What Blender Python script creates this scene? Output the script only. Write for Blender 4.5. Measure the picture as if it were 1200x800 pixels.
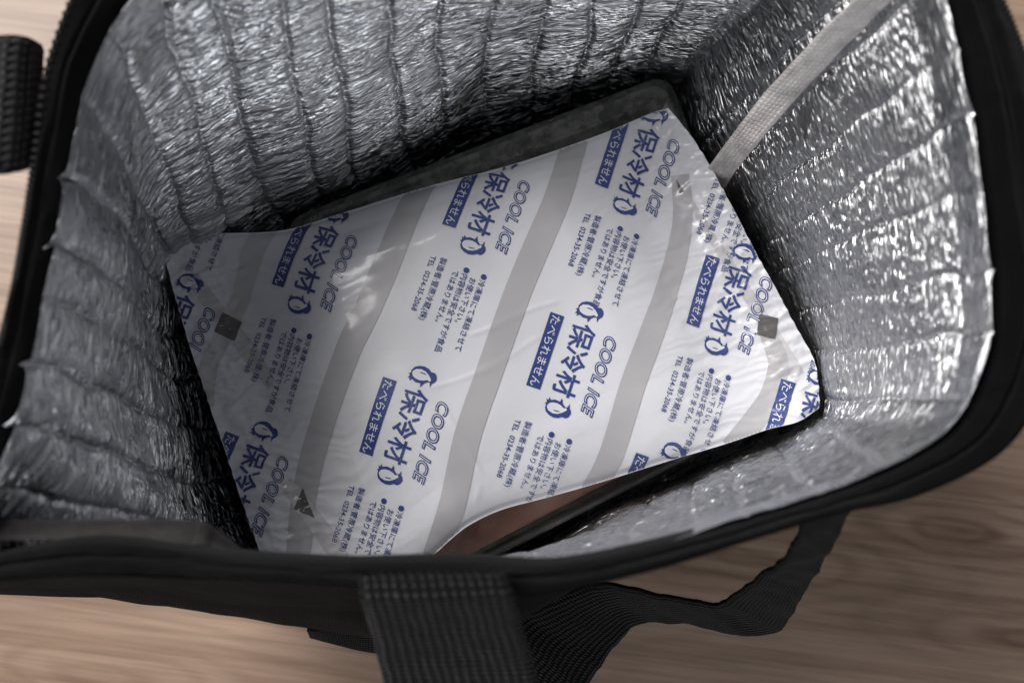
import bpy, bmesh, math, random
import numpy as np
from mathutils import Vector
from mathutils.bvhtree import BVHTree

random.seed(7)
rng = np.random.default_rng(11)
for o in list(bpy.data.objects):
    bpy.data.objects.remove(o)
scn = bpy.context.scene
C = scn.collection

# ------------------------------------------------------------------ camera, world, lamps, exposure
CAM_Z, TILT, F = 0.38, math.radians(6.0), 1039.2
cam_d = bpy.data.cameras.new('camera')
cam = bpy.data.objects.new('camera', cam_d); C.objects.link(cam)
cam.location = (0, 0, CAM_Z)
cam.rotation_euler = (TILT, 0, 0)
cam_d.sensor_width = 36.0
cam_d.lens = 36.0 * F / 1200.0
cam_d.clip_start, cam_d.clip_end = 0.005, 50
cam_d.dof.use_dof = True
cam_d.dof.focus_distance = 0.283
cam_d.dof.aperture_fstop = 8.0
scn.camera = cam

world = bpy.data.worlds.new('World'); scn.world = world
world.use_nodes = True
bg = world.node_tree.nodes['Background']
bg.inputs['Color'].default_value = (0.88, 0.92, 1.0, 1)
bg.inputs['Strength'].default_value = 0.13

def area(name, loc, target, sx, sy, power, col):
    l = bpy.data.lights.new(name, 'AREA'); l.shape = 'RECTANGLE'
    l.size, l.size_y, l.energy, l.color = sx, sy, power, col
    o = bpy.data.objects.new(name, l); C.objects.link(o)
    o.location = loc
    o.rotation_euler = (Vector(target) - Vector(loc)).to_track_quat('-Z', 'Y').to_euler()
    return o
area('window_light', (-1.15, 0.95, 1.30), (0, 0, 0.1), 1.3, 1.3, 62, (1.0, 0.97, 0.94))
area('room_light', (0.35, -1.5, 0.98), (0, 0.05, 0.1), 1.7, 0.8, 12.5, (0.93, 0.96, 1.0))

scn.view_settings.view_transform = 'Standard'
scn.view_settings.look = 'None'
scn.view_settings.exposure = 0.0
scn.view_settings.gamma = 1.0

# ------------------------------------------------------------------ helpers
_ct, _st = math.cos(TILT), math.sin(TILT)
def ray(px, py):
    x, y = (px - 600) / F, -(py - 400) / F
    return Vector((x, y * _ct + _st, y * _st - _ct))
def W(px, py, z):
    d = ray(px, py); k = (z - CAM_Z) / d.z
    return np.array([d.x * k, d.y * k, z])

def mesh_obj(name, verts, faces, mat, parent=None, smooth=True, uv=None, kind=None):
    me = bpy.data.meshes.new(name)
    if isinstance(faces, np.ndarray) and faces.ndim == 2:
        nv, nf, k = len(verts), len(faces), faces.shape[1]
        me.vertices.add(nv); me.vertices.foreach_set('co', np.asarray(verts, np.float32).ravel())
        me.loops.add(nf * k); me.loops.foreach_set('vertex_index', faces.astype(np.int32).ravel())
        me.polygons.add(nf)
        me.polygons.foreach_set('loop_start', np.arange(0, nf * k, k, dtype=np.int32))
        me.update(calc_edges=True)
    else:
        me.from_pydata([tuple(v) for v in verts], [], [tuple(int(i) for i in f) for f in faces]); me.update()
    me.validate()
    if uv is not None:
        l = me.uv_layers.new(name='uv')
        idx = np.zeros(len(me.loops), np.int32); me.loops.foreach_get('vertex_index', idx)
        l.data.foreach_set('uv', np.asarray(uv, np.float32)[idx].ravel())
    if smooth:
        me.polygons.foreach_set('use_smooth', np.ones(len(me.polygons), bool))
    me.materials.append(mat)
    o = bpy.data.objects.new(name, me); C.objects.link(o)
    if parent: o.parent = parent
    if kind: o['kind'] = kind
    return o

def empty(name, label, cat, loc=(0, 0, 0)):
    o = bpy.data.objects.new(name, None); C.objects.link(o)
    o.empty_display_size = 0.02
    o['label'] = label; o['category'] = cat
    return o

def grid_faces(nu, nv, closed_u):
    mu = nu if closed_u else nu - 1
    i = np.arange(mu); j = np.arange(nv - 1)
    I, J = np.meshgrid(i, j, indexing='ij')
    I2 = (I + 1) % nu
    return np.stack([I * nv + J, I * nv + J + 1, I2 * nv + J + 1, I2 * nv + J], -1).reshape(-1, 4)

def cr_closed(P, n, warp=None):
    """closed Catmull-Rom through P (k,d); returns n samples at parameter warp (0..k)"""
    k = len(P); s = np.arange(n) * k / n if warp is None else warp
    i = np.floor(s).astype(int); f = (s - i)[:, None]
    p0, p1, p2, p3 = P[(i - 1) % k], P[i % k], P[(i + 1) % k], P[(i + 2) % k]
    return 0.5 * ((2 * p1) + (-p0 + p2) * f + (2 * p0 - 5 * p1 + 4 * p2 - p3) * f ** 2 + (-p0 + 3 * p1 - 3 * p2 + p3) * f ** 3)

def cr_open(P, s):
    """open Catmull-Rom at chord parameter s (0..1)"""
    P = np.asarray(P, float)
    d = np.r_[0, np.cumsum(np.linalg.norm(np.diff(P, axis=0), axis=1))]; d /= d[-1]
    Q = np.vstack([2 * P[0] - P[1], P, 2 * P[-1] - P[-2]])
    s = np.clip(np.asarray(s, float), 0, 1)
    i = np.clip(np.searchsorted(d, s, side='right') - 1, 0, len(P) - 2)
    f = ((s - d[i]) / (d[i + 1] - d[i]))[..., None]
    p0, p1, p2, p3 = Q[i], Q[i + 1], Q[i + 2], Q[i + 3]
    return 0.5 * ((2 * p1) + (-p0 + p2) * f + (2 * p0 - 5 * p1 + 4 * p2 - p3) * f ** 2 + (-p0 + 3 * p1 - 3 * p2 + p3) * f ** 3)

_G = rng.normal(size=(256, 256, 2)); _G /= np.linalg.norm(_G, axis=-1, keepdims=True)
def perlin(x, y, seed=0):
    x = x + seed * 37.7; y = y + seed * 91.3
    xi, yi = np.floor(x).astype(int), np.floor(y).astype(int)
    fx, fy = x - xi, y - yi
    def g(a, b):
        v = _G[(xi + a) & 255, (yi + b) & 255]
        return v[..., 0] * (fx - a) + v[..., 1] * (fy - b)
    u = fx ** 3 * (fx * (6 * fx - 15) + 10); v = fy ** 3 * (fy * (6 * fy - 15) + 10)
    return (g(0, 0) * (1 - u) + g(1, 0) * u) * (1 - v) + (g(0, 1) * (1 - u) + g(1, 1) * u) * v
def sstep(a, b, x):
    t = np.clip((x - a) / (b - a), 0, 1); return t * t * (3 - 2 * t)

# ------------------------------------------------------------------ materials
def mat(name, col, rough=0.5, metal=0.0, **kw):
    m = bpy.data.materials.new(name); m.use_nodes = True
    b = m.node_tree.nodes['Principled BSDF']
    b.inputs['Base Color'].default_value = (*col, 1)
    b.inputs['Roughness'].default_value = rough
    b.inputs['Metallic'].default_value = metal
    for k, v in kw.items():
        b.inputs[k.replace('_', ' ')].default_value = v
    return m, m.node_tree, b
def N(nt, t, **kw):
    n = nt.nodes.new(t)
    for k, v in kw.items():
        if hasattr(n, k): setattr(n, k, v)
        else: n.inputs[k.replace('_', ' ')].default_value = v
    return n
def mapped(nt, scale, src='UV', rot=(0, 0, 0)):
    tc = N(nt, 'ShaderNodeTexCoord'); mp = N(nt, 'ShaderNodeMapping')
    mp.inputs['Scale'].default_value = scale; mp.inputs['Rotation'].default_value = rot
    nt.links.new(tc.outputs[src], mp.inputs['Vector']); return mp
def bump(nt, b, height, dist, strength=1.0, prev=None):
    n = N(nt, 'ShaderNodeBump'); n.inputs['Distance'].default_value = dist; n.inputs['Strength'].default_value = strength
    nt.links.new(height, n.inputs['Height'])
    if prev is not None: nt.links.new(prev.outputs['Normal'], n.inputs['Normal'])
    nt.links.new(n.outputs['Normal'], b.inputs['Normal']); return n
def ramp(nt, fac, stops):
    r = N(nt, 'ShaderNodeValToRGB')
    e = r.color_ramp.elements
    while len(e) < len(stops): e.new(0.5)
    for el, (p, c) in zip(e, stops):
        el.position = p; el.color = (*c, 1) if len(c) == 3 else c
    nt.links.new(fac, r.inputs['Fac']); return r

# silver foil: UV in centimetres (u round the bag, v down the wall)
m_foil, nt, b = mat('crinkled_silver_foil', (0.54, 0.547, 0.565), 0.25, 1.0)
mp = mapped(nt, (1.3, 13.0, 1.0))
nz = N(nt, 'ShaderNodeTexNoise', Scale=1.0, Detail=1.5, Roughness=0.5, Distortion=0.4)
nt.links.new(mp.outputs[0], nz.inputs['Vector'])
rd = ramp(nt, nz.outputs['Fac'], [(0.30, (0, 0, 0)), (0.5, (1, 1, 1)), (0.70, (0, 0, 0))])
b1 = bump(nt, b, rd.outputs[0], 0.0003, 0.7)
mp2 = mapped(nt, (22.0, 30.0, 1.0))
vz = N(nt, 'ShaderNodeTexVoronoi', Scale=1.0); nt.links.new(mp2.outputs[0], vz.inputs['Vector'])
mp3 = mapped(nt, (0.8, 0.8, 1)); n3 = N(nt, 'ShaderNodeTexNoise', Scale=1.0, Detail=4.0)
nt.links.new(mp3.outputs[0], n3.inputs['Vector'])
r3 = ramp(nt, n3.outputs['Fac'], [(0.3, (0.22,) * 3), (0.7, (0.33,) * 3)])
nt.links.new(r3.outputs[0], b.inputs['Roughness'])

def fabric(name, col, sx, sy, dist, rough=1.0, sheen=0.05, weave=0.35):
    m, nt, b = mat(name, col, rough, Sheen_Weight=sheen, Sheen_Roughness=0.5)
    b.inputs['Specular IOR Level'].default_value = 0.07
    mp = mapped(nt, (sx, sy, 1))
    w1 = N(nt, 'ShaderNodeTexWave', Scale=1.0, Distortion=1.8, Detail=2.0); w1.bands_direction = 'X'
    w2 = N(nt, 'ShaderNodeTexWave', Scale=1.0, Distortion=1.8, Detail=2.0); w2.bands_direction = 'Y'
    for w in (w1, w2): nt.links.new(mp.outputs[0], w.inputs['Vector'])
    mul = N(nt, 'ShaderNodeMath', operation='MULTIPLY')
    nt.links.new(w1.outputs['Fac'], mul.inputs[0]); nt.links.new(w2.outputs['Fac'], mul.inputs[1])
    bp = bump(nt, b, mul.outputs[0], dist, 1.0)
    mpn = mapped(nt, (1.6, 1.6, 1)); nn = N(nt, 'ShaderNodeTexNoise', Scale=1.0, Detail=5.0, Roughness=0.65)
    nt.links.new(mpn.outputs[0], nn.inputs['Vector'])
    rr = ramp(nt, nn.outputs['Fac'], [(0.3, tuple(c * 0.7 for c in col)), (0.75, tuple(c * 1.5 for c in col))])
    wr_ = ramp(nt, mul.outputs[0], [(0.05, (1 - weave,) * 3), (0.6, (1 + weave,) * 3)])
    mx = N(nt, 'ShaderNodeMix', data_type='RGBA', blend_type='MULTIPLY'); mx.inputs['Factor'].default_value = 1.0
    nt.links.new(rr.outputs[0], mx.inputs[6]); nt.links.new(wr_.outputs[0], mx.inputs[7])
    nt.links.new(mx.outputs[2], b.inputs['Base Color'])
    return m
m_fabric = fabric('black_polyester', (0.0026, 0.0025, 0.0029), 6, 6, 0.0002)
m_shell = fabric('black_canvas_shell', (0.0038, 0.0036, 0.004), 5, 5, 0.0003)
m_web = fabric('black_webbing', (0.0045, 0.0044, 0.005), 3.4, 4.2, 0.0009, 0.9, 0.10, weave=0.7)
m_patch = fabric('coarse_black_webbing', (0.0075, 0.0073, 0.008), 1.6, 1.6, 0.0016, 0.9, 0.12, weave=0.5)
m_tape = fabric('white_nonwoven_tape', (0.60, 0.565, 0.555), 2.2, 2.2, 0.0003, 0.8, 0.05, weave=0.12)
m_edge = fabric('shade_toned_edge_tape', (0.035, 0.033, 0.033), 4.2, 2.2, 0.0002, 0.8, 0.1)  # light tape, its shade at the near rim painted into this grey
m_zip, _, _ = mat('black_zip_coil', (0.004, 0.004, 0.0045), 0.9)

# ice pack film and inks: all share the same gloss
def film(name, col, rough=0.42):
    m, nt, b = mat(name, col, rough, Coat_Weight=0.6, Coat_Roughness=0.12)
    mp = mapped(nt, (900, 900, 900), 'Object')
    n = N(nt, 'ShaderNodeTexNoise', Scale=0.22, Detail=3.0, Roughness=0.6); nt.links.new(mp.outputs[0], n.inputs['Vector'])
    bump(nt, b, n.outputs['Fac'], 0.00025, 0.35)
    return m, nt, b
m_film, nt, b = film('white_printed_film', (0.77, 0.775, 0.82))
b.inputs['Subsurface Weight'].default_value = 0.0
m_stripe, _, _ = film('clear_film_stripe', (0.49, 0.48, 0.50))
m_faint, _, _ = film('back_print_seen_through', (0.60, 0.585, 0.60))
m_navy, _, _ = film('navy_ink', (0.034, 0.060, 0.235))
m_dark, _, _ = film('see_through_overlap', (0.12, 0.11, 0.11))

m_tray, nt, b = mat('black_plastic_tray', (0.012, 0.0115, 0.012), 0.3)
mp = mapped(nt, (260, 260, 260), 'Object'); n = N(nt, 'ShaderNodeTexNoise', Scale=0.4, Detail=4.0)
nt.links.new(mp.outputs[0], n.inputs['Vector']); bump(nt, b, n.outputs['Fac'], 0.0006, 0.5)
m_lid, nt, b = mat('fogged_clear_lid', (0.27, 0.27, 0.245), 0.22)
b.inputs['Alpha'].default_value = 0.55
mp = mapped(nt, (300, 300, 300), 'Object'); n = N(nt, 'ShaderNodeTexNoise', Scale=0.5, Detail=5.0, Roughness=0.7)
nt.links.new(mp.outputs[0], n.inputs['Vector'])
r = ramp(nt, n.outputs['Fac'], [(0.40, (0.45,) * 3), (0.62, (1.0,) * 3)])
sx_ = N(nt, 'ShaderNodeSeparateXYZ'); tc_ = N(nt, 'ShaderNodeTexCoord'); nt.links.new(tc_.outputs['Object'], sx_.inputs[0])
mr = N(nt, 'ShaderNodeMapRange'); mr.inputs['From Min'].default_value = -0.01; mr.inputs['From Max'].default_value = 0.04   # fogged towards the cold far side
mr.inputs['To Min'].default_value = 0.14; mr.inputs['To Max'].default_value = 0.85
nt.links.new(sx_.outputs['Y'], mr.inputs['Value'])
ml = N(nt, 'ShaderNodeMath', operation='MULTIPLY'); nt.links.new(r.outputs[0], ml.inputs[0]); nt.links.new(mr.outputs[0], ml.inputs[1])
nt.links.new(ml.outputs[0], b.inputs['Alpha'])
r2 = ramp(nt, n.outputs['Fac'], [(0.4, (0.06,) * 3), (0.65, (0.26,) * 3)]); nt.links.new(r2.outputs[0], b.inputs['Roughness'])
bump(nt, b, n.outputs['Fac'], 0.0004, 0.4)
m_food, nt, b = mat('brown_sauced_food', (0.13, 0.05, 0.035), 0.35)
mp = mapped(nt, (90, 90, 90), 'Object'); n = N(nt, 'ShaderNodeTexNoise', Scale=0.6, Detail=4.0)
nt.links.new(mp.outputs[0], n.inputs['Vector'])
r = ramp(nt, n.outputs['Fac'], [(0.3, (0.14, 0.05, 0.035)), (0.7, (0.30, 0.13, 0.09))]); nt.links.new(r.outputs[0], b.inputs['Base Color'])
bump(nt, b, n.outputs['Fac'], 0.002, 0.4)

# wood laminate
A_GRAIN = math.radians(-7.5)
def wood():
    m, nt, b = mat('light_oak_laminate', (0.4, 0.28, 0.2), 0.42)
    info = N(nt, 'ShaderNodeObjectInfo')
    gp = N(nt, 'ShaderNodeNewGeometry')
    vr = N(nt, 'ShaderNodeVectorRotate'); vr.rotation_type = 'Z_AXIS'; vr.inputs['Angle'].default_value = -A_GRAIN
    nt.links.new(gp.outputs['Position'], vr.inputs['Vector'])
    def mp(scale):
        p = N(nt, 'ShaderNodeMapping'); p.inputs['Scale'].default_value = scale
        nt.links.new(vr.outputs[0], p.inputs['Vector']); return p
    a = mp((4, 30, 1)); n1 = N(nt, 'ShaderNodeTexNoise', Scale=1.0, Detail=5.0, Roughness=0.6, Distortion=0.5)
    nt.links.new(a.outputs[0], n1.inputs['Vector'])
    c = mp((16, 520, 1)); n2 = N(nt, 'ShaderNodeTexNoise', Scale=1.0, Detail=4.0, Roughness=0.6)
    nt.links.new(c.outputs[0], n2.inputs['Vector'])
    d = mp((3.0, 15, 1)); w = N(nt, 'ShaderNodeTexWave', Scale=1.1, Distortion=9.0, Detail=4.0); w.bands_direction = 'Y'
    w.inputs['Detail Scale'].default_value = 0.7
    nt.links.new(d.outputs[0], w.inputs['Vector'])
    e = mp((3, 5, 1)); n4 = N(nt, 'ShaderNodeTexNoise', Scale=2.0, Detail=2.0)
    nt.links.new(e.outputs[0], n4.inputs['Vector'])
    r1 = ramp(nt, n1.outputs['Fac'], [(0.25, (0.29, 0.195, 0.14)), (0.5, (0.36, 0.25, 0.182)), (0.8, (0.42, 0.30, 0.22))])
    r2 = ramp(nt, n2.outputs['Fac'], [(0.32, (0.74,) * 3), (0.6, (1.05,) * 3)])
    r3 = ramp(nt, w.outputs['Fac'], [(0.0, (0.84, 0.81, 0.79)), (0.3, (0.98,) * 3), (1.0, (1.04,) * 3)])
    r4 = ramp(nt, n4.outputs['Fac'], [(0.35, (0.82, 0.80, 0.80)), (0.65, (1.06,) * 3)])
    out = r1.outputs[0]
    for r_ in (r2, r3, r4):
        mx = N(nt, 'ShaderNodeMix', data_type='RGBA', blend_type='MULTIPLY')
        mx.inputs['Factor'].default_value = 1.0
        nt.links.new(out, mx.inputs[6]); nt.links.new(r_.outputs[0], mx.inputs[7]); out = mx.outputs[2]
    # knots: flattened rings of darker grain
    nk = N(nt, 'ShaderNodeTexNoise', Scale=26.0, Detail=4.0); nt.links.new(vr.outputs[0], nk.inputs['Vector'])
    def M(op, a_, b_=None):
        q = N(nt, 'ShaderNodeMath', operation=op)
        for i_, v_ in enumerate((a_, b_)):
            if v_ is None: continue
            if isinstance(v_, (int, float)): q.inputs[i_].default_value = v_
            else: nt.links.new(v_, q.inputs[i_])
        return q.outputs[0]
    for kx, ky, R_, st in ((1128, 622, .045, 1.0), (1200, 748, .035, .9), (872, 652, .05, .8), (120, 790, .05, .5), (640, 700, .04, .5)):
        w_ = W(kx, ky, 0); c_, s_ = math.cos(-A_GRAIN), math.sin(-A_GRAIN)
        lx, ly = w_[0] * c_ - w_[1] * s_, w_[0] * s_ + w_[1] * c_
        m1 = N(nt, 'ShaderNodeMapping'); m1.inputs['Location'].default_value = (-lx * 0.22, -ly, 0); m1.inputs['Scale'].default_value = (0.22, 1, 0)
        nt.links.new(vr.outputs[0], m1.inputs['Vector'])
        ln = N(nt, 'ShaderNodeVectorMath', operation='LENGTH'); nt.links.new(m1.outputs[0], ln.inputs[0])
        dd = M('ADD', ln.outputs['Value'], M('MULTIPLY', nk.outputs['Fac'], 0.008))
        sn = M('POWER', M('ADD', M('MULTIPLY', M('SINE', M('MULTIPLY', dd, 1050.0)), 0.5), 0.5), 2.0)
        mk = N(nt, 'ShaderNodeMapRange'); mk.inputs['From Max'].default_value = R_ * 0.7; mk.inputs['To Min'].default_value = 1.0; mk.inputs['To Max'].default_value = 0.0
        mk.interpolation_type = 'SMOOTHSTEP'; nt.links.new(ln.outputs['Value'], mk.inputs['Value'])
        ck = N(nt, 'ShaderNodeMapRange'); ck.inputs['From Min'].default_value = 0.001; ck.inputs['From Max'].default_value = 0.0045; ck.inputs['To Min'].default_value = 0.30; ck.inputs['To Max'].default_value = 0.0
        nt.links.new(ln.outputs['Value'], ck.inputs['Value'])
        f_ = M('SUBTRACT', 1.0, M('MULTIPLY', M('ADD', M('MULTIPLY', M('MULTIPLY', sn, mk.outputs[0]), 0.32), M('ADD', ck.outputs[0], M('MULTIPLY', mk.outputs[0], 0.10))), st))
        mx = N(nt, 'ShaderNodeMix', data_type='RGBA', blend_type='MULTIPLY'); mx.inputs['Factor'].default_value = 1.0
        cb_ = N(nt, 'ShaderNodeCombineColor'); 
        for i_ in range(3): nt.links.new(M('POWER', f_, (0.85, 1.0, 1.1)[i_]), cb_.inputs[i_])
        nt.links.new(out, mx.inputs[6]); nt.links.new(cb_.outputs[0], mx.inputs[7]); out = mx.outputs[2]
    nt.links.new(out, b.inputs['Base Color'])
    bump(nt, b, n2.outputs['Fac'], 0.0003, 0.4)
    return m
m_wood = wood()

# ------------------------------------------------------------------ table made of laminate boards
A = math.radians(-7.5)
ca, sa = math.cos(A), math.sin(A)
table = bpy.data.objects.new('table', None); C.objects.link(table); table['kind'] = 'structure'
edge0 = W(1160, 590, 0.0)
c0 = -sa * edge0[0] + ca * edge0[1]
PWID = 0.126
def board(y0, y1, x0, x1, zz=0.0):
    e = 0.0009
    prof = [(e, -0.012), (e, -e), (2.2 * e, 0)]
    ring = []
    for ins, z in ((0.00006, -0.014), (0.00006, -0.0002), (0.0003, 0.0)):
        ring.append([(x0 + ins, y0 + ins, z), (x1 - ins, y0 + ins, z), (x1 - ins, y1 - ins, z), (x0 + ins, y1 - ins, z)])
    V = [p for r_ in ring for p in r_]
    Fc = []
    for k in range(2):
        for i in range(4):
            Fc.append((k * 4 + i, k * 4 + (i + 1) % 4, k * 4 + 4 + (i + 1) % 4, k * 4 + 4 + i))
    Fc.append((8, 9, 10, 11)); Fc.append((3, 2, 1, 0))
    cx, cy = (x0 + x1) / 2, (y0 + y1) / 2
    V = [(x - cx, y - cy, z) for x, y, z in V]
    o = mesh_obj('board', V, Fc, m_wood, table, smooth=False)
    o.location = (cx * ca - cy * sa, cx * sa + cy * ca, zz); o.rotation_euler = (0, 0, A)
for k in range(-5, 8):
    joint = random.uniform(-0.9, -0.35) if k % 2 else random.uniform(0.75, 1.2)
    y0 = c0 + k * PWID
    board(y0, y0 + PWID, -1.7, joint); board(y0, y0 + PWID, joint, 1.7)

# ------------------------------------------------------------------ cooler bag
bag = empty('cooler_bag', 'black open-topped insulated cooler bag with crinkled silver foil lining, standing on the wooden table', 'cooler bag')
# control rows: rim of lining, wall at pack level, outer rim, outer wall bulge (None = follow the wall)
rows = [
 ((960,-120),(814,62),(980,-190),None), ((830,-140),(742,52),(830,-215),None), ((700,-140),(652,72),(700,-215),None),
 ((570,-130),(562,95),(570,-200),None), ((450,-110),(468,145),(440,-180),None), ((340,-80),(385,195),(320,-150),None),
 ((240,-45),(308,232),(210,-110),None), ((172,0),(250,268),(110,-60),None), ((122,75),(205,285),(52,60),None),
 ((97,165),(184,312),(32,180),None), ((84,240),(183,355),(20,260),None), ((66,330),(190,425),(5,345),None),
 ((46,430),(204,510),(-20,440),None), ((18,530),(224,595),(-50,545),None), ((-35,610),(250,660),(-90,630),None),
 ((-40,655),(290,700),(-80,690),(-20,690)), ((20,648),(350,712),(10,680),(40,694)), ((120,640),(410,712),(110,676),(150,702)),
 ((250,654),(475,702),(240,680),(290,722)), ((400,664),(545,680),(400,688),(420,740)), ((540,668),(620,668),(545,700),(560,742)),
 ((650,668),(705,622),(650,696),(720,650)), ((760,640),(784,588),(775,668),(800,610)), ((860,605),(850,558),(885,634),(870,575)),
 ((950,578),(910,532),(985,604),(930,548)), ((1030,545),(948,505),(1080,582),None), ((1100,502),(968,488),(1178,532),None),
 ((1138,440),(966,445),(1228,460),None), ((1150,360),(952,390),(1254,360),None), ((1143,260),(930,335),(1250,250),None),
 ((1125,130),(902,275),(1226,120),None), ((1095,0),(870,205),(1184,0),None), ((1060,-75),(842,145),(1130,-90),None),
 ((1015,-110),(828,88),(1070,-150),None)]
Rc = np.array([W(*r[0], 0.180) for r in rows])
Mc = np.array([W(*r[1], 0.090) for r in rows])
Oc = np.array([W(*r[2], 0.186) for r in rows])
tan = np.roll(Mc, -1, 0) - np.roll(Mc, 1, 0); tan /= np.linalg.norm(tan, axis=1, keepdims=True)
outn = np.stack([tan[:, 1], -tan[:, 0], 0 * tan[:, 0]], -1)
if np.sum(outn * (Mc - Mc.mean(0))) < 0: outn = -outn
Qc = np.array([W(*r[3], 0.10) if r[3] else Mc[i] + outn[i] * 0.010 + np.array([0, 0, 0.01]) for i, r in enumerate(rows)])
Fc_ = Mc - outn * 0.002; Fc_[:, 2] = 0.010
Bc = Mc + outn * 0.004; Bc[:, 2] = 0.002
k = len(rows)
KIN = np.zeros((k, 1)); KIN[16:23, 0] = (0.4, 0.6, 0.75, 0.9, 0.95, 0.85, 0.4)
fine = np.arange(4000) * k / 4000
Rf, Mf = cr_closed(Rc, 0, fine), cr_closed(Mc, 0, fine)
mid = (Rf + Mf) / 2
seg = np.linalg.norm(np.roll(mid, -1, 0) - mid, axis=1)
cum = np.r_[0, np.cumsum(seg)]; PER = cum[-1]
def warp(n):
    return np.interp(np.arange(n) / n * PER, cum, np.r_[fine, k])
def loops(n):
    w = warp(n); return [cr_closed(P, 0, w) for P in (Rc, Mc, Fc_, Oc, Qc, Bc)]

# --- foil lining
NU, NV = 1500, 500
Ru, Mu, Fu, Ou, Qu, Bu = loops(NU)
s_cm = np.arange(NU) / NU * PER * 100
tt = np.linspace(0, 1, NV)
HW = 0.20   # total wall run, metres
# rib seams: uneven spacing round the perimeter
sp = []; x = 0.0
while x < PER * 100 - 0.9:
    sp.append(x); x += random.uniform(1.25, 1.75)
sp = np.array(sp + [PER * 100])
ri = np.clip(np.searchsorted(sp, s_cm, side='right') - 1, 0, len(sp) - 2)
S, T = np.meshgrid(s_cm, tt * HW * 100, indexing='ij')
wob = 0.16 * perlin(S * 0.35, T * 0.35, 3) + 0.07 * perlin(S * 0.9, T * 0.9, 4)
Sw = (S + wob * 1.6) % (PER * 100)
ri2 = np.clip(np.searchsorted(sp, Sw.ravel(), side='right') - 1, 0, len(sp) - 2).reshape(Sw.shape)
fr = (Sw - sp[ri2]) / (sp[ri2 + 1] - sp[ri2])
ramp_t = sstep(0.0, 0.06, tt)[None, :]
edge_k = np.minimum(fr, 1 - fr)
puff = (1 - np.exp(-edge_k * 9)) * (0.7 + 0.6 * fr)          # sharp seam, plump channel leaning one way
# base surface
a = tt[None, :, None]
Pm = np.where(a < 0.5, 0, 0)
t1 = np.clip(a / 0.5, 0, 1); t2 = np.clip((a - 0.5) / 0.5, 0, 1)
base = Ru[:, None] * (1 - t1) + Mu[:, None] * t1
base = np.where(a > 0.5, Mu[:, None] * (1 - t2) + Fu[:, None] * t2, base)
kin_u = np.clip(cr_closed(KIN, 0, warp(NU)), 0, 1)
lip = sstep(0.035, 0.0, tt)[None, :, None] * (1 - kin_u)[:, None]
# foil edge laps outwards over the binding; seams pull it out into points
scal = np.exp(-edge_k * 12) * 0.20 * (1 - 0.85 * sstep(-0.02, 0.05, base[..., 0])) * (0.06 + 1.5 * (np.sin(ri2 * 2.3) > 0.7)) + 0.035 + 0.05 * perlin(S * 0.8, T * 0 + 3, 9)
odir = (Ou - Ru)
base = base + odir[:, None] * lip * scal[..., None]
base[..., 2] = base[..., 2] - (lip[..., 0] * (base[..., 2] - 0.1835 - 0.0008 * scal))
# normals (inward)
du = np.roll(base, -1, 0) - np.roll(base, 1, 0); dv = np.gradient(base, axis=1)
nn = np.cross(du, dv); nn /= np.linalg.norm(nn, axis=-1, keepdims=True) + 1e-12
cen = base.mean((0, 1))
if np.mean(nn * (cen - base)) < 0: nn = -nn
# crinkles
wx = perlin(S * 0.7, T * 0.7, 5) * 0.5; wy = perlin(S * 0.7, T * 0.7, 6) * 0.4 + perlin(S * 1.8, T * 1.3, 12) * 0.10
amp = 0.6 + 0.8 * sstep(-0.4, 0.5, perlin(S * 0.25, T * 0.25, 21))
# each channel has its own slant of crinkle
sl = rng.uniform(-0.25, 0.25, len(sp))[ri2]
Tc = T + wy + sl * (Sw - sp[ri2])
r1 = 1 - np.abs(perlin(S * 0.42 + wx * .6 + ri2 * 7.3, Tc * 4.0, 7)) * 2.4
r2 = 1 - np.abs(perlin(S * 0.75 + wx * .6 + ri2 * 3.1, Tc * 6.6, 8)) * 2.4
r3 = 1 - np.abs(perlin(S * 3.2 + wx, Tc * 5.0 + wx, 10)) * 2.2
aniso = np.maximum(sstep(0.02, 0.08, base[..., 0]), sstep(0.015, -0.02, base[..., 1]) * sstep(-0.07, -0.03, base[..., 0]))
q1 = 1 - np.abs(perlin(S * 1.6 + wx, T * 2.0 + wy, 71)) * 2.4
q2 = 1 - np.abs(perlin(S * 3.0 + wx, T * 5.5 + wy, 72)) * 2.4
crk = (0.00098 * r1 + 0.00034 * r2) * (1 - 0.65 * aniso) + (0.00030 * q1 + 0.00025 * q2) * aniso
crk = crk * (0.5 + 0.5 * sstep(0.0, 0.10, edge_k))
big = (perlin(S * 0.33, T * 0.22, 13) + 0.3) * 0.0035 + (perlin(S * 0.12, T * 0.12, 15) + 0.3) * 0.004
fade = 0.25 + 0.75 * sstep(0.0, 0.05, tt)[None, :]
disp = (0.00075 * puff * ramp_t * (1 - 0.55 * aniso) * (0.55 + 0.8 * sstep(-0.4, 0.4, perlin(S * 0.3, T * 0.25, 81))) + crk * amp * fade + big * (1 - 0.5 * aniso) * sstep(0.02, 0.2, tt)[None, :])
V = base + nn * disp[..., None]
fcs = grid_faces(NU, NV, True)
lin = mesh_obj('foil_lining', V.reshape(-1, 3), fcs, m_foil, bag, uv=np.stack([S.ravel(), T.ravel()], -1))
# quilted foil bottom
nf = 160
Rb = cr_closed(Fc_, 0, warp(nf)); cb = Rb.mean(0)
ks = np.linspace(1.06, 0.0, 40)
Vb = (cb[None, None] + (Rb[:, None] - cb) * ks[None, :, None]); Vb[..., 2] = 0.0085 + 0.0012 * perlin(Vb[..., 0] * 120, Vb[..., 1] * 120, 2)
mesh_obj('lining_bottom', Vb.reshape(-1, 3), grid_faces(nf, 40, True), m_foil, bag, uv=Vb[..., :2].reshape(-1, 2) * 100)

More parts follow.
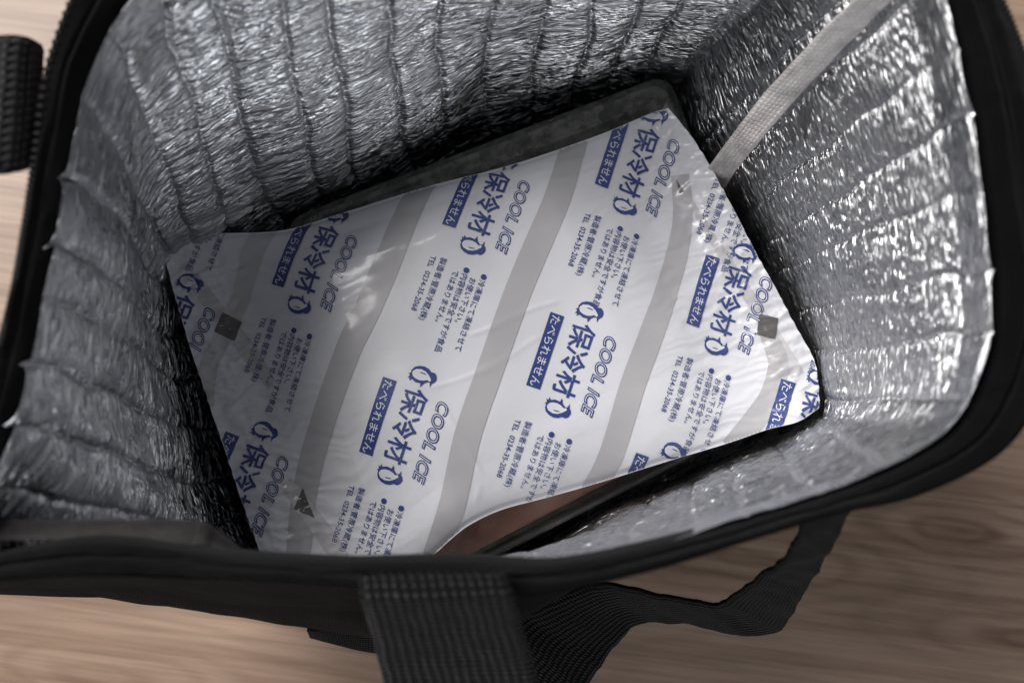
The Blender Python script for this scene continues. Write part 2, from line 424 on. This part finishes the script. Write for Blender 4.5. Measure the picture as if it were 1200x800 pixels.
# --- black fabric band round the mouth
nb = 900
Rn, Mn, Fn, On, Qn, Bn = loops(nb)
d = On - Rn
sN = np.arange(nb) / nb * PER * 100
kin_n = np.clip(cr_closed(KIN, 0, warp(nb)), 0, 1)
def lv(kk, z, wv=0.0):
    kk = kk - (1 - kk) * kin_n if kk < 0.2 or True else kk
    p = Rn + d * kk; p = p.copy(); p[:, 2] = z + wv * perlin(sN * 0.45, sN * 0 + z * 900, 17); return p
prof = [(0.40, 0.165, 0), (0.20, 0.1735, 0), (0.12, 0.1772, .0006), (0.15, 0.1802, .001), (0.25, 0.1830, .0016), (0.42, 0.1846, .0022), (0.50, 0.1843, .002),
        (0.54, 0.1837, .002), (0.58, 0.1845, .002), (0.72, 0.1856, .0022), (0.86, 0.1852, .002), (0.96, 0.1842, .0015), (1.0, 0.1820, .001), (1.0, 0.1770, 0)]
L = [lv(*p) for p in prof]
Vd = np.stack(L, 1)
# refine along profile
ts = np.linspace(0, 1, 60)
Vd2 = np.stack([cr_open(np.c_[np.arange(len(prof)) * 1.0, np.zeros(len(prof))], ts)], 0)
idx = np.linspace(0, len(prof) - 1, 60); i0 = np.clip(np.floor(idx).astype(int), 0, len(prof) - 2); f = (idx - i0)[None, :, None]
Vd = Vd[:, i0] * (1 - f) + Vd[:, i0 + 1] * f
U2, V2 = np.meshgrid(sN, np.linspace(0, 2.4, 60), indexing='ij')
Vd[..., 2] += 0.0004 * perlin(U2 * 2.5, V2 * 2.0, 31)
mesh_obj('mouth_binding', Vd.reshape(-1, 3), grid_faces(nb, 60, True), m_fabric, bag, uv=np.stack([U2.ravel(), V2.ravel()], -1))
# zipper coil on the outer edge of the band
tv, tf = [], []
nz_ = 520
Oz = cr_closed(Oc, 0, warp(nz_)); Rz = cr_closed(Rc, 0, warp(nz_))
kz = cr_closed(KIN, 0, warp(nz_))[:, 0]
for i in range(nz_):
    if kz[i] > 0.15 or Oz[i][1] < 0.02: continue
    p = Oz[i]; t = Oz[(i + 1) % nz_] - Oz[i - 1]; t[2] = 0; t /= np.linalg.norm(t); o_ = np.array([t[1], -t[0], 0])
    if np.dot(o_, Oz[i] - Rz[i]) < 0: o_ = -o_
    c = p - o_ * 0.0014; c[2] = 0.1845
    for (x_, y_, z_) in ((-1, -1, 0), (1, -1, 0), (1, 1, 0), (-1, 1, 0), (-.55, -.7, 1), (.55, -.7, 1), (.55, .7, 1), (-.55, .7, 1)):
        tv.append(c + t * x_ * 0.00055 + o_ * y_ * 0.0009 + np.array([0, 0, z_ * 0.0014]))
    q = len(tv) - 8
    tf += [(q, q + 1, q + 5, q + 4), (q + 1, q + 2, q + 6, q + 5), (q + 2, q + 3, q + 7, q + 6), (q + 3, q, q + 4, q + 7), (q + 4, q + 5, q + 6, q + 7), (q + 3, q + 2, q + 1, q)]
mesh_obj('zip_coil', tv, tf, m_zip, bag, smooth=False, kind='stuff')

# --- outer shell
cl = [On + np.array([0, 0, -0.003]), On * 0.6 + Qn * 0.4, Qn, Qn * 0.5 + Bn * 0.5 + np.array([0, 0, 0.0]), Bn]
zc = [0.184, 0.150, 0.10, 0.05, 0.002]
for c_, z_ in zip(cl, zc): c_[:, 2] = z_
cl = np.stack(cl, 1)
Vs = np.stack([cr_open(cl[i], np.linspace(0, 1, 90)) for i in range(nb)], 0)
U3, V3 = np.meshgrid(sN, np.linspace(0, 18, 90), indexing='ij')
dus = np.roll(Vs, -1, 0) - np.roll(Vs, 1, 0); dvs = np.gradient(Vs, axis=1)
ns = np.cross(dus, dvs); ns /= np.linalg.norm(ns, axis=-1, keepdims=True) + 1e-12
if np.mean(ns * (Vs - Vs.mean((0, 1)))) < 0: ns = -ns
wr = perlin(U3 * 0.35, V3 * 0.3, 41) * 0.003 * sstep(0.5, 4, V3) + perlin(U3 * 1.1, V3 * 0.9, 42) * 0.0008
Vs = Vs + ns * (wr * sstep(0, 1.5, V3))[..., None]
Vs[..., 2] = np.maximum(Vs[..., 2], 0.0012)
mesh_obj('outer_shell', Vs.reshape(-1, 3), grid_faces(nb, 90, True), m_shell, bag, uv=np.stack([U3.ravel(), V3.ravel()], -1))
Bb = cr_closed(Bc, 0, warp(200)); cb = Bb.mean(0)
Vb = np.vstack([Bb, [cb]]); Vb[:, 2] = 0.0016
mesh_obj('base_panel', Vb, [(i, (i + 1) % 200, 200) for i in range(200)], m_shell, bag)

# --- ribbons (straps, tape): two edge lines, thickness
def ribbon(name, A_, B_, material, th, parent, n=160, m=14, crown=0.0, wave=0.0, frag=0.0):
    A_, B_ = np.array(A_), np.array(B_)
    ss = np.linspace(0, 1, n)
    mid_ = (A_ + B_) / 2
    dd = np.r_[0, np.cumsum(np.linalg.norm(np.diff(mid_, axis=0), axis=1))]; tot = dd[-1]; dd /= tot
    def samp(P):
        Q = np.vstack([2 * P[0] - P[1], P, 2 * P[-1] - P[-2]])
        i = np.clip(np.searchsorted(dd, ss, side='right') - 1, 0, len(P) - 2)
        f = ((ss - dd[i]) / (dd[i + 1] - dd[i]))[:, None]
        p0, p1, p2, p3 = Q[i], Q[i + 1], Q[i + 2], Q[i + 3]
        return 0.5 * ((2 * p1) + (-p0 + p2) * f + (2 * p0 - 5 * p1 + 4 * p2 - p3) * f ** 2 + (-p0 + 3 * p1 - 3 * p2 + p3) * f ** 3)
    a_, b_ = samp(A_), samp(B_)
    if frag:
        vd = (b_ - a_) / np.linalg.norm(b_ - a_, axis=1, keepdims=True); xs = ss * tot * 100
        a_ = a_ + vd * (perlin(xs * 3.1, xs * 0 + 2, 91) * frag + perlin(xs * 9, xs * 0, 93) * frag * .6)[:, None]; b_ = b_ + vd * (perlin(xs * 2.7, xs * 0 + 5, 92) * frag + perlin(xs * 8, xs * 0, 94) * frag * .6)[:, None]
    w = np.linspace(0, 1, m)[None, :, None]
    G = a_[:, None] * (1 - w) + b_[:, None] * w
    gu = np.gradient(G, axis=0); gv = np.gradient(G, axis=1)
    nr = np.cross(gu, gv); nr /= np.linalg.norm(nr, axis=-1, keepdims=True) + 1e-12
    wd = np.linalg.norm(B_[0] - A_[0]) * 100
    Ug, Vg = np.meshgrid(ss * tot * 100, np.linspace(0, max(wd, 1.0), m), indexing='ij')
    G = G + nr * (crown * (1 - (2 * w - 1) ** 2) + (wave * perlin(Ug * 1.3, Vg * 1.3, 51))[..., None])
    prof_ = [0.0] + [1.0] * (m - 2) + [0.0]
    edge = np.array([0.45] + [1.0] * (m - 2) + [0.45])[None, :, None]
    top, bot = G + nr * th / 2 * edge, G - nr * th / 2 * edge
    V_ = np.concatenate([top, bot[:, ::-1]], 1)           # closed ring across
    nvr = 2 * m
    I, J = np.meshgrid(np.arange(n - 1), np.arange(nvr), indexing='ij')
    J2 = (J + 1) % nvr
    f_ = np.stack([I * nvr + J, I * nvr + J2, (I + 1) * nvr + J2, (I + 1) * nvr + J], -1).reshape(-1, 4)
    uv_ = np.concatenate([np.stack([Ug, Vg], -1), np.stack([Ug, Vg], -1)[:, ::-1]], 1).reshape(-1, 2)
    return mesh_obj(name, V_.reshape(-1, 3), f_, material, parent, uv=uv_)

tp = [((1036, -40), (1086, -40), .172), ((1000, 0), (1046, 0), .160), ((946, 55), (987, 58), .143), ((893, 113), (926, 124), .125), ((856, 161), (883, 174), .110), ((830, 196), (857, 208), .084), ((812, 222), (842, 236), .055)]
o = ribbon('seam_tape', [W(*p[0], p[2] + .010) for p in tp], [W(*p[1], p[2] + .010) for p in tp], m_tape, 0.0008, bag, crown=0.0003, wave=0.0007)
o['label'] = 'off-white nonwoven tape running down the corner seam'
tp = [((-30, 608), (-30, 632), .176), ((60, 609), (60, 633), .176), ((150, 608), (150, 635), .176), ((230, 610), (225, 638), .176), ((258, 622), (250, 642), .174), ((285, 645), (275, 650), .172)]
ribbon('lining_edge_tape', [W(*p[0], p[2]) for p in tp], [W(*p[1], p[2] + .002) for p in tp], m_edge, 0.0008, bag, crown=0.001)

# near handle: sewn patch, then the strap curving down and back up
hs = [((420, 672), (594, 668), .190, .190), ((424, 700), (602, 696), .188, .188), ((436, 740), (612, 735), .176, .176), ((448, 790), (628, 790), .160, .160), ((470, 860), (640, 860), .140, .140)]
ribbon('handle_strap', [W(*p[0], p[2]) for p in hs], [W(*p[1], p[3]) for p in hs], m_patch, 0.0020, bag, m=20, wave=0.0006)
hs = [((945, 590), (1003, 584), .166, .166), ((925, 645), (968, 650), .145, .140), ((882, 680), (938, 700), .118, .108), ((850, 702), (912, 738), .100, .082),
      ((828, 706), (868, 742), .098, .078), ((765, 694), (805, 730), .105, .082), ((700, 684), (748, 730), .108, .086), ((650, 700), (722, 755), .106, .088), ((598, 724), (690, 800), .104, .090), ((560, 790), (660, 860), .105, .092), ((520, 900), (640, 920), .11, .10)]
ribbon('handle_strap', [W(*p[0], p[2]) for p in hs], [W(*p[1], p[3]) for p in hs], m_web, 0.0020, bag, m=20, n=420, wave=0.0011, frag=0.0005)
# short dark ribbon low under the near wall
hs = [((360, 735), (365, 745), .075, .07), ((400, 735), (405, 757), .075, .07), ((440, 730), (440, 764), .08, .07), ((500, 730), (520, 775), .08, .07), ((600, 740), (600, 800), .08, .07)]
ribbon('handle_strap', [W(*p[0], p[2]) for p in hs], [W(*p[1], p[3]) for p in hs], m_web, 0.0020, bag, m=12)
# far-left handle end
hs = [((46, 52), (36, 196), .178, .178), ((30, 44), (18, 202), .186, .186), ((8, 42), (-6, 204), .186, .186), ((-20, 48), (-34, 200), .176, .176), ((-60, 60), (-74, 190), .15, .15), ((-90, 80), (-100, 175), .11, .11)]
ribbon('handle_strap', [W(*p[0], p[2]) for p in hs], [W(*p[1], p[3]) for p in hs], m_patch, 0.0024, bag, m=20, wave=0.0005)

# ------------------------------------------------------------------ food container under the pack
box = empty('food_container', 'shallow black plastic food box with fogged clear lid, under the ice pack inside the bag', 'food container')
def rrect(corners, r, n=10):
    """rounded quad loop, corners (4,2) ordered, returns (m,2)"""
    c = np.array(corners); out = []
    for i in range(4):
        p, a_, b_ = c[i], c[i - 1], c[(i + 1) % 4]
        ua = (a_ - p) / np.linalg.norm(a_ - p); ub = (b_ - p) / np.linalg.norm(b_ - p)
        for t_ in np.linspace(0, 1, n):
            out.append((p + ua * r) * (1 - t_) ** 2 + p * 2 * t_ * (1 - t_) + (p + ub * r) * t_ ** 2)
        q = c[(i + 1) % 4]; e0 = p + ub * r; e1 = q - ub * r
        for t_ in np.linspace(0, 1, 14)[1:-1]: out.append(e0 * (1 - t_) + e1 * t_)
    return np.array(out)
cc = [W(335, 256, .084)[:2], W(783, 84, .084)[:2], W(930, 470, .084)[:2], W(478, 700, .084)[:2]]
cen = np.mean(cc, 0)
def inset(d_):
    out = []
    for i in range(4):
        p = cc[i]; v = p - cen; out.append(p - v / np.linalg.norm(v) * d_ * 1.41)
    return out
def loft_loops(specs):
    return np.stack([np.c_[rrect(inset(d_), r_), np.full(len(rrect(inset(0), .01)), z_)] for d_, r_, z_ in specs], 1)
def box_mesh(name, specs, m_, parent, cap=True):
    Vl = loft_loops(specs); n_, m2 = Vl.shape[:2]
    fs = [tuple(x_) for x_ in grid_faces(n_, m2, True)]
    if cap: fs.append(tuple(int(i * m2 + m2 - 1) for i in range(n_)))
    return mesh_obj(name, Vl.reshape(-1, 3), fs, m_, parent)
box_mesh('tray', [(0.002, .012, .0720), (0.0, .012, .0745), (-.0022, .009, .0745), (-.0026, .009, .0738), (-.0022, .009, .0725), (0.0, .012, .072), (.004, .012, .066), (.012, .014, .018), (.014, .014, .0165), (.02, .014, .016)][::1], m_tray, box)
box_mesh('lid', [(-.0018, .008, .0752), (-.0020, .008, .0768), (-.0012, .008, .0775), (.0008, .008, .0775), (.0012, .008, .0800), (.0022, .008, .0838), (.0028, .008, .0845), (.0045, .008, .0845), (.0052, .008, .0836), (.0080, .008, .0832), (.0084, .008, .0838), (.0096, .008, .0838), (.0100, .008, .0832), (.03, .012, .0832)], m_lid, box)
Vl = loft_loops([(.003, .012, .066), (.0035, .012, .079), (.005, .012, .081), (.03, .01, .0812)])
mid_ax = (cc[2] + cc[3]) / 2 - (cc[0] + cc[1]) / 2; mid_ax /= np.linalg.norm(mid_ax)     # food only fills the near side
dpt = (Vl[..., :2] - cen) @ mid_ax; mv = np.maximum(0.0, 0.004 - dpt); Vl[..., 0] += mv * mid_ax[0]; Vl[..., 1] += mv * mid_ax[1]
Vl[..., 2] += 0.0008 * perlin(Vl[..., 0] * 150, Vl[..., 1] * 150, 3)
n_, m2 = Vl.shape[:2]
mesh_obj('food', Vl.reshape(-1, 3), [tuple(x_) for x_ in grid_faces(n_, m2, True)] + [tuple(int(i * m2 + m2 - 1) for i in range(n_))], m_food, box)

# ------------------------------------------------------------------ ice pack
pack = empty('ice_pack', 'white gel ice pack with blue Japanese lettering and grey stripes, on a food box', 'ice pack')
def curve(pts): return [W(p[0], p[1], p[2]) for p in pts]
far = curve([(195,293,.092),(212,281,.091),(245,274,.090),(330,270,.089),(400,250,.089),(500,219,.089),(600,193,.089),(700,159,.090),(760,134,.093),(783,127,.096)])
rgt = curve([(783,127,.096),(812,165,.095),(836,204,.093),(883,292,.093),(932,383,.093),(955,428,.094),(960,478,.095)])
near = curve([(325,690,.092),(400,690,.091),(470,672,.090),(505,652,.091),(528,632,.093),(550,615,.095),(588,597,.094),(640,583,.092),(700,566,.090),(780,541,.090),(850,520,.092),(900,503,.094),(935,494,.096),(960,478,.095)])
lft = curve([(195,293,.092),(200,325,.091),(225,410,.090),(262,520,.090),(300,632,.091),(325,690,.092)])
PU, PV = 420, 280
us, vs = np.linspace(0, 1, PU), np.linspace(0, 1, PV)
cf, cn, cl_, cr_ = cr_open(far, us), cr_open(near, us), cr_open(lft, vs), cr_open(rgt, vs)
u_, v_ = us[:, None, None], vs[None, :, None]
G = (1 - v_) * cf[:, None] + v_ * cn[:, None] + (1 - u_) * cl_[None] + u_ * cr_[None] \
    - ((1 - u_) * (1 - v_) * far[0] + u_ * (1 - v_) * far[-1] + (1 - u_) * v_ * near[0] + u_ * v_ * near[-1])
uu, vv = np.meshgrid(us, vs, indexing='ij')
def bulge(h):
    bu = sstep(0.075, 0.30, uu) * sstep(0.085, 0.30, 1 - uu)
    bv = (1 - np.abs(2 * vv - 1) ** 3.2) ** 0.85
    return h * bu * bv
X, Y = G[..., 0] * 100, G[..., 1] * 100
zb = bulge(0.0135)
zb += 0.0011 * perlin(X * 0.5, Y * 0.5, 61) * sstep(0, .1, vv) * sstep(0, .1, 1 - vv)
seal = np.maximum(sstep(0.17, 0.05, uu), sstep(0.17, 0.04, 1 - uu))
# crimp lines across the seals, wrinkles fanning out of them
wrk = 1 - np.abs(perlin(X * 1.3 + Y * 0.5, Y * 2.2 - X * 0.6, 62)) * 2.2
wrk2 = 1 - np.abs(perlin(uu * 9, vv * 26 + perlin(X, Y, 64), 63)) * 2.2
wrk3 = 1 - np.abs(perlin(X * 3.0 + Y * 1.2, Y * 4.6 - X * 1.5, 67)) * 2.2
zb += 0.00022 * wrk3 * seal
fan = sstep(0.36, 0.10, np.minimum(uu, 1 - uu))
zb += 0.0007 * wrk * (0.04 + 0.96 * seal) + 0.0005 * wrk2 * fan * 0.9
for (xa, ya, xb, yb, hh) in ((545, 395, 660, 350, 1), (557, 440, 640, 392, .7), (500, 455, 580, 432, .8), (520, 468, 565, 560, 1), (565, 560, 558, 596, .7), (700, 240, 760, 222, .5), (420, 300, 470, 286, .4)):
    a0, b0 = W(xa, ya, .1)[:2] * 100, W(xb, yb, .1)[:2] * 100; L_ = np.linalg.norm(b0 - a0); e_ = (b0 - a0) / L_
    al = (X - a0[0]) * e_[0] + (Y - a0[1]) * e_[1]; ac = -(X - a0[0]) * e_[1] + (Y - a0[1]) * e_[0] + 0.05 * np.sin(al * 2.1)
    zb += hh * 0.00024 * np.exp(-(ac / 0.085) ** 2) * sstep(0, .4, al) * sstep(0, .4, L_ - al)
Gt = G.copy(); Gt[..., 2] += zb * sstep(0, 0.02, vv) * sstep(0, 0.02, 1 - vv)
Gb = G.copy(); Gb[..., 2] -= 0.0007 + bulge(0.0015)
Gb[0], Gb[-1], Gb[:, 0], Gb[:, -1] = Gt[0], Gt[-1], Gt[:, 0], Gt[:, -1]
f1 = grid_faces(PU, PV, False)
Vp = np.concatenate([Gt.reshape(-1, 3), Gb.reshape(-1, 3)])
fp = np.concatenate([f1, f1[:, ::-1] + PU * PV])
mesh_obj('film_pouch', Vp, fp, m_film, pack)
bvh = BVHTree.FromPolygons([tuple(p) for p in Gt.reshape(-1, 3)], [tuple(int(i) for i in f_) for f_ in f1])
DOWN = Vector((0, 0, -1))
def drop(x, y, off):
    h = bvh.ray_cast(Vector((x, y, 0.25)), DOWN)
    if h[0] is None: return None
    nrm = h[1] if h[1].z > 0 else -h[1]
    return tuple(h[0] + nrm * off)
camv = Vector((0, 0, CAM_Z))
def hit(px, py):
    h = bvh.ray_cast(camv, ray(px, py).normalized())
    return np.array(h[0])[:2] if h[0] is not None else W(px, py, 0.098)[:2]

def fine_tris(V2, Fcs, maxlen):
    bm = bmesh.new()
    vs_ = [bm.verts.new((x, y, 0)) for x, y in V2]
    for f_ in Fcs:
        try: bm.faces.new([vs_[i] for i in f_])
        except ValueError: pass
    bmesh.ops.triangulate(bm, faces=bm.faces)
    for _ in range(6):
        es = [e for e in bm.edges if e.calc_length() > maxlen]
        if not es: break
        bmesh.ops.subdivide_edges(bm, edges=es, cuts=1)
        bmesh.ops.triangulate(bm, faces=bm.faces)
    bm.verts.ensure_lookup_table(); bm.verts.index_update()
    out = (np.array([(v.co.x, v.co.y) for v in bm.verts]), [[v.index for v in f_.verts] for f_ in bm.faces])
    bm.free(); return out
def drape(name, V2, Fcs, m_, off, parent, **kw):
    offs = np.broadcast_to(off, len(V2)); pts = [drop(x, y, o_) for (x, y), o_ in zip(V2, offs)]
    keep = [f_ for f_ in Fcs if all(pts[i] is not None for i in f_)]
    if not keep: return None
    used = sorted({i for f_ in keep for i in f_}); re = {i: j for j, i in enumerate(used)}
    o = mesh_obj(name, [pts[i] for i in used], [[re[i] for i in f_] for f_ in keep], m_, parent, **kw)
    return o

_cache = {}
def text2d(body, size, offset=0.0, shear=0.0, align='LEFT', spacing=1.0, res=3, maxlen=0.0011):
    """filled outline of a text, in metres in its own plane"""
    key = (body, size, offset, shear, align, spacing)
    if key in _cache: return _cache[key]
    c = bpy.data.curves.new('t', 'FONT'); c.body = body; c.size = 1; c.resolution_u = res
    c.offset = offset; c.shear = shear; c.align_x = align; c.space_character = spacing
    o = bpy.data.objects.new('t', c); C.objects.link(o)
    bpy.context.view_layer.update()
    dg = bpy.context.evaluated_depsgraph_get()
    me = bpy.data.meshes.new_from_object(o.evaluated_get(dg))
    V2 = [(v.co.x * size, v.co.y * size) for v in me.vertices]; Fs = [list(p.vertices) for p in me.polygons]
    bpy.data.objects.remove(o); bpy.data.curves.remove(c); bpy.data.meshes.remove(me)
    _cache[key] = fine_tris(V2, Fs, maxlen); return _cache[key]

U = 1 / 3860.0                                  # one photo pixel on the pack, in metres
Rv = np.array([-0.32, -0.947]); Uv = np.array([0.947, -0.32])
def place(V2, anchor, x, y, rot=0.0, sx=1.0):
    r_, u2 = Rv, Uv
    if rot: 
        c_, s_ = math.cos(rot), math.sin(rot)
        r_ = np.array([Rv[0] * c_ - Rv[1] * s_, Rv[0] * s_ + Rv[1] * c_]); u2 = np.array([Uv[0] * c_ - Uv[1] * s_, Uv[0] * s_ + Uv[1] * c_])
    V2 = np.asarray(V2)
    return anchor + np.outer(V2[:, 0] * sx + x * U, r_) + np.outer(V2[:, 1] + y * U, u2)

peng_out = [(-2,-15.5),(-6,-13),(-8.5,-8),(-9.5,-2),(-8.5,4),(-6,8.5),(-6.4,12.5),(-4,16),(0,17.5),(3.5,16),(5,13.8),(9.5,12.6),(5.2,11),(4.6,8.5),(7.4,4),(12.5,1.5),(8.4,0),(9,-6),(7,-11.5),(9.5,-14),(6,-14.3),(7.5,-17),(3.5,-15.3),(2.5,-17.5),(0.8,-15.2)]
peng_in = [(-1,-13.6),(-4.2,-10.5),(-5.6,-4),(-4.6,2),(-2.2,6.5),(0.2,9.6),(2.2,11.6),(4.2,10.2),(3.0,7),(4.9,3),(5.9,-2),(5.5,-7),(3.9,-11.5),(1.4,-13.3)]
peng_wing = [(-1.6,4.5),(-2.6,1.5),(-2.8,-2.5),(-1.8,-5.5),(-1.7,-2.2),(-1.4,1.5)]
def poly(pts, sc, flip=1):
    P = [(x * 1.18 * sc * flip, y * sc) for x, y in pts]
    if flip < 0: P = P[::-1]
    return fine_tris(P, [list(range(len(P)))], 0.0012)
fine_lines = [(26, '●冷凍庫にて凍結させて', 91), (14.3, 'お使い下さい。', 100), (3, '●内容物は安全ですが食品', 90), (-8.6, 'ではありません。', 98), (-28, '製造者:菅原冷蔵(株)', 88), (-41, 'TEL  0234-35-2068', 90)]
def motif(px, py, head=True, small=True, rot=0.0, sx=1.0):
    a = hit(px, py)
    P = lambda V2, x, y, s=1.0: place(V2, a, x, y, rot, s)
    if head:
        for g, x in (('保', -31), ('冷', 0), ('材', 31)):
            V2, Fs = text2d(g, 31.5 * U, offset=0.016, align='CENTER', res=4)
            drape('headline_lettering', P(V2, x, -11.5), Fs, m_navy, 0.00026, pack)
        for s_, x in ((1, -64), (-1, 63)):
            V2, Fs = poly(peng_out, U * 0.98, s_)
            o = drape('penguin_emblem', P(V2, x, 0), Fs, m_navy, 0.00026, pack)
            if o:
                V2, Fs = poly(peng_in, U * 0.98, s_); drape('penguin_belly', P(V2, x, 0), Fs, m_film, 0.00034, o)
                V2, Fs = poly(peng_wing, U * 0.98, s_); drape('penguin_wing', P(V2, x, 0), Fs, m_navy, 0.00042, o)
        bx = np.linspace(-47.5, 47.5, 50) * U; by = np.linspace(-8.8, 8.8, 11) * U
        BX, BY = np.meshgrid(bx, by, indexing='ij')
        o = drape('blue_label', P(np.stack([BX.ravel(), BY.ravel()], -1), 0, -36.6), [list(f_) for f_ in grid_faces(50, 11, False)], m_navy, 0.00026, pack)
        if o:
            V2, Fs = text2d('たべられません', 13.2 * U, offset=0.005, align='CENTER')
            drape('label_lettering', P(V2, 0, -41.4), Fs, m_film, 0.00035, o)
        V2, Fs = text2d('COOL ICE', 21 * U, offset=0.040, shear=0.28, align='CENTER', spacing=1.04, res=4)
        o = drape('english_lettering', P(V2, 6, 28), Fs, m_navy, 0.00026, pack)
        if o:
            V2, Fs = text2d('COOL ICE', 21 * U, offset=-0.024, shear=0.28, align='CENTER', spacing=1.04, res=4)
            drape('letter_fill', P(V2, 6, 28), Fs, m_film, 0.00034, o)
    if small:
        for y, s, x in fine_lines:
            V2, Fs = text2d(s, 9.4 * U, offset=0.004, res=2, maxlen=0.0014)
            drape('fine_print', P(V2, x, y - 3.5), Fs, m_navy, 0.00026, pack)
for p in [(672, 422), (748, 192), (573, 237), (475, 499), (370, 302), (288, 562), (855, 352), (775, 588), (192, 383), (948, 500)]:
    motif(*p)
for p in [(275, 138), (831, -50), (906, 140), (1034, 305)]:
    motif(*p, head=False)

def band(name, pts, w, m_, off):
    P = np.array([hit(x, y) for x, y in pts]); n = 160
    c = cr_open(P, np.linspace(-0.0, 1, n)); t = np.gradient(c, axis=0); t /= np.linalg.norm(t, axis=1, keepdims=True)
    nr = np.stack([-t[:, 1], t[:, 0]], -1)
    ww = np.linspace(-0.5, 0.5, 12)
    wv = np.interp(np.linspace(0, 1, n), np.linspace(0, 1, len(w)), w) * U
    G_ = c[:, None] + nr[:, None] * (ww[None, :, None] * wv[:, None, None])
    drape(name, G_.reshape(-1, 2), [list(f_) for f_ in grid_faces(n, 12, False)], m_, off, pack)
band('grey_stripe', [(497,196),(478,250),(455,305),(432,360),(410,405),(388,465),(368,530),(356,590),(348,670)], [34, 34, 33, 33, 30], m_stripe, .00018)
band('grey_stripe', [(678,150),(668,185),(652,235),(620,310),(602,355),(572,440),(548,510),(530,590),(508,655)], [32, 34, 33, 32, 31], m_stripe, .00018)
band('grey_stripe', [(797,205),(800,245),(796,285),(781,340),(762,395),(740,455),(715,535),(696,580)], [22, 28, 31, 31, 31], m_stripe, .00018)
band('grey_stripe', [(900,390),(912,425),(905,460),(885,490),(862,525)], [20, 24, 27, 28, 28], m_stripe, .00018)
band('grey_stripe', [(306,255),(296,300),(283,350),(262,395),(245,430),(230,475)], [32, 28, 22, 22, 24], m_faint, .00018)
band('grey_stripe', [(225,325),(245,352),(268,382),(292,412),(318,450)], [18, 20, 20, 22, 14], m_faint, .00022)
band('grey_stripe', [(335,565),(356,592),(385,632),(400,660)], [18, 20, 24, 24], m_faint, .00022)
band('grey_stripe', [(800,222),(835,280),(870,335),(900,382),(935,440)], [6, 10, 14, 16, 18], m_faint, .00009)
def patch(pts):
    P = [tuple(hit(x, y)) for x, y in pts]
    V2, Fs = fine_tris(P, [list(range(len(P)))], 0.001)
    drape('overlap_patch', V2, Fs, m_dark, .00026, pack)
patch([(261,366),(284,377),(275,400),(251,388)])
patch([(355,571),(344,596),(369,607)])
patch([(889,368),(912,373),(909,398),(887,392)])
patch([(792,210),(803,224),(797,227)])
print('per', PER, 'tris', sum(len(o.data.polygons) for o in bpy.data.objects if o.type == 'MESH'))
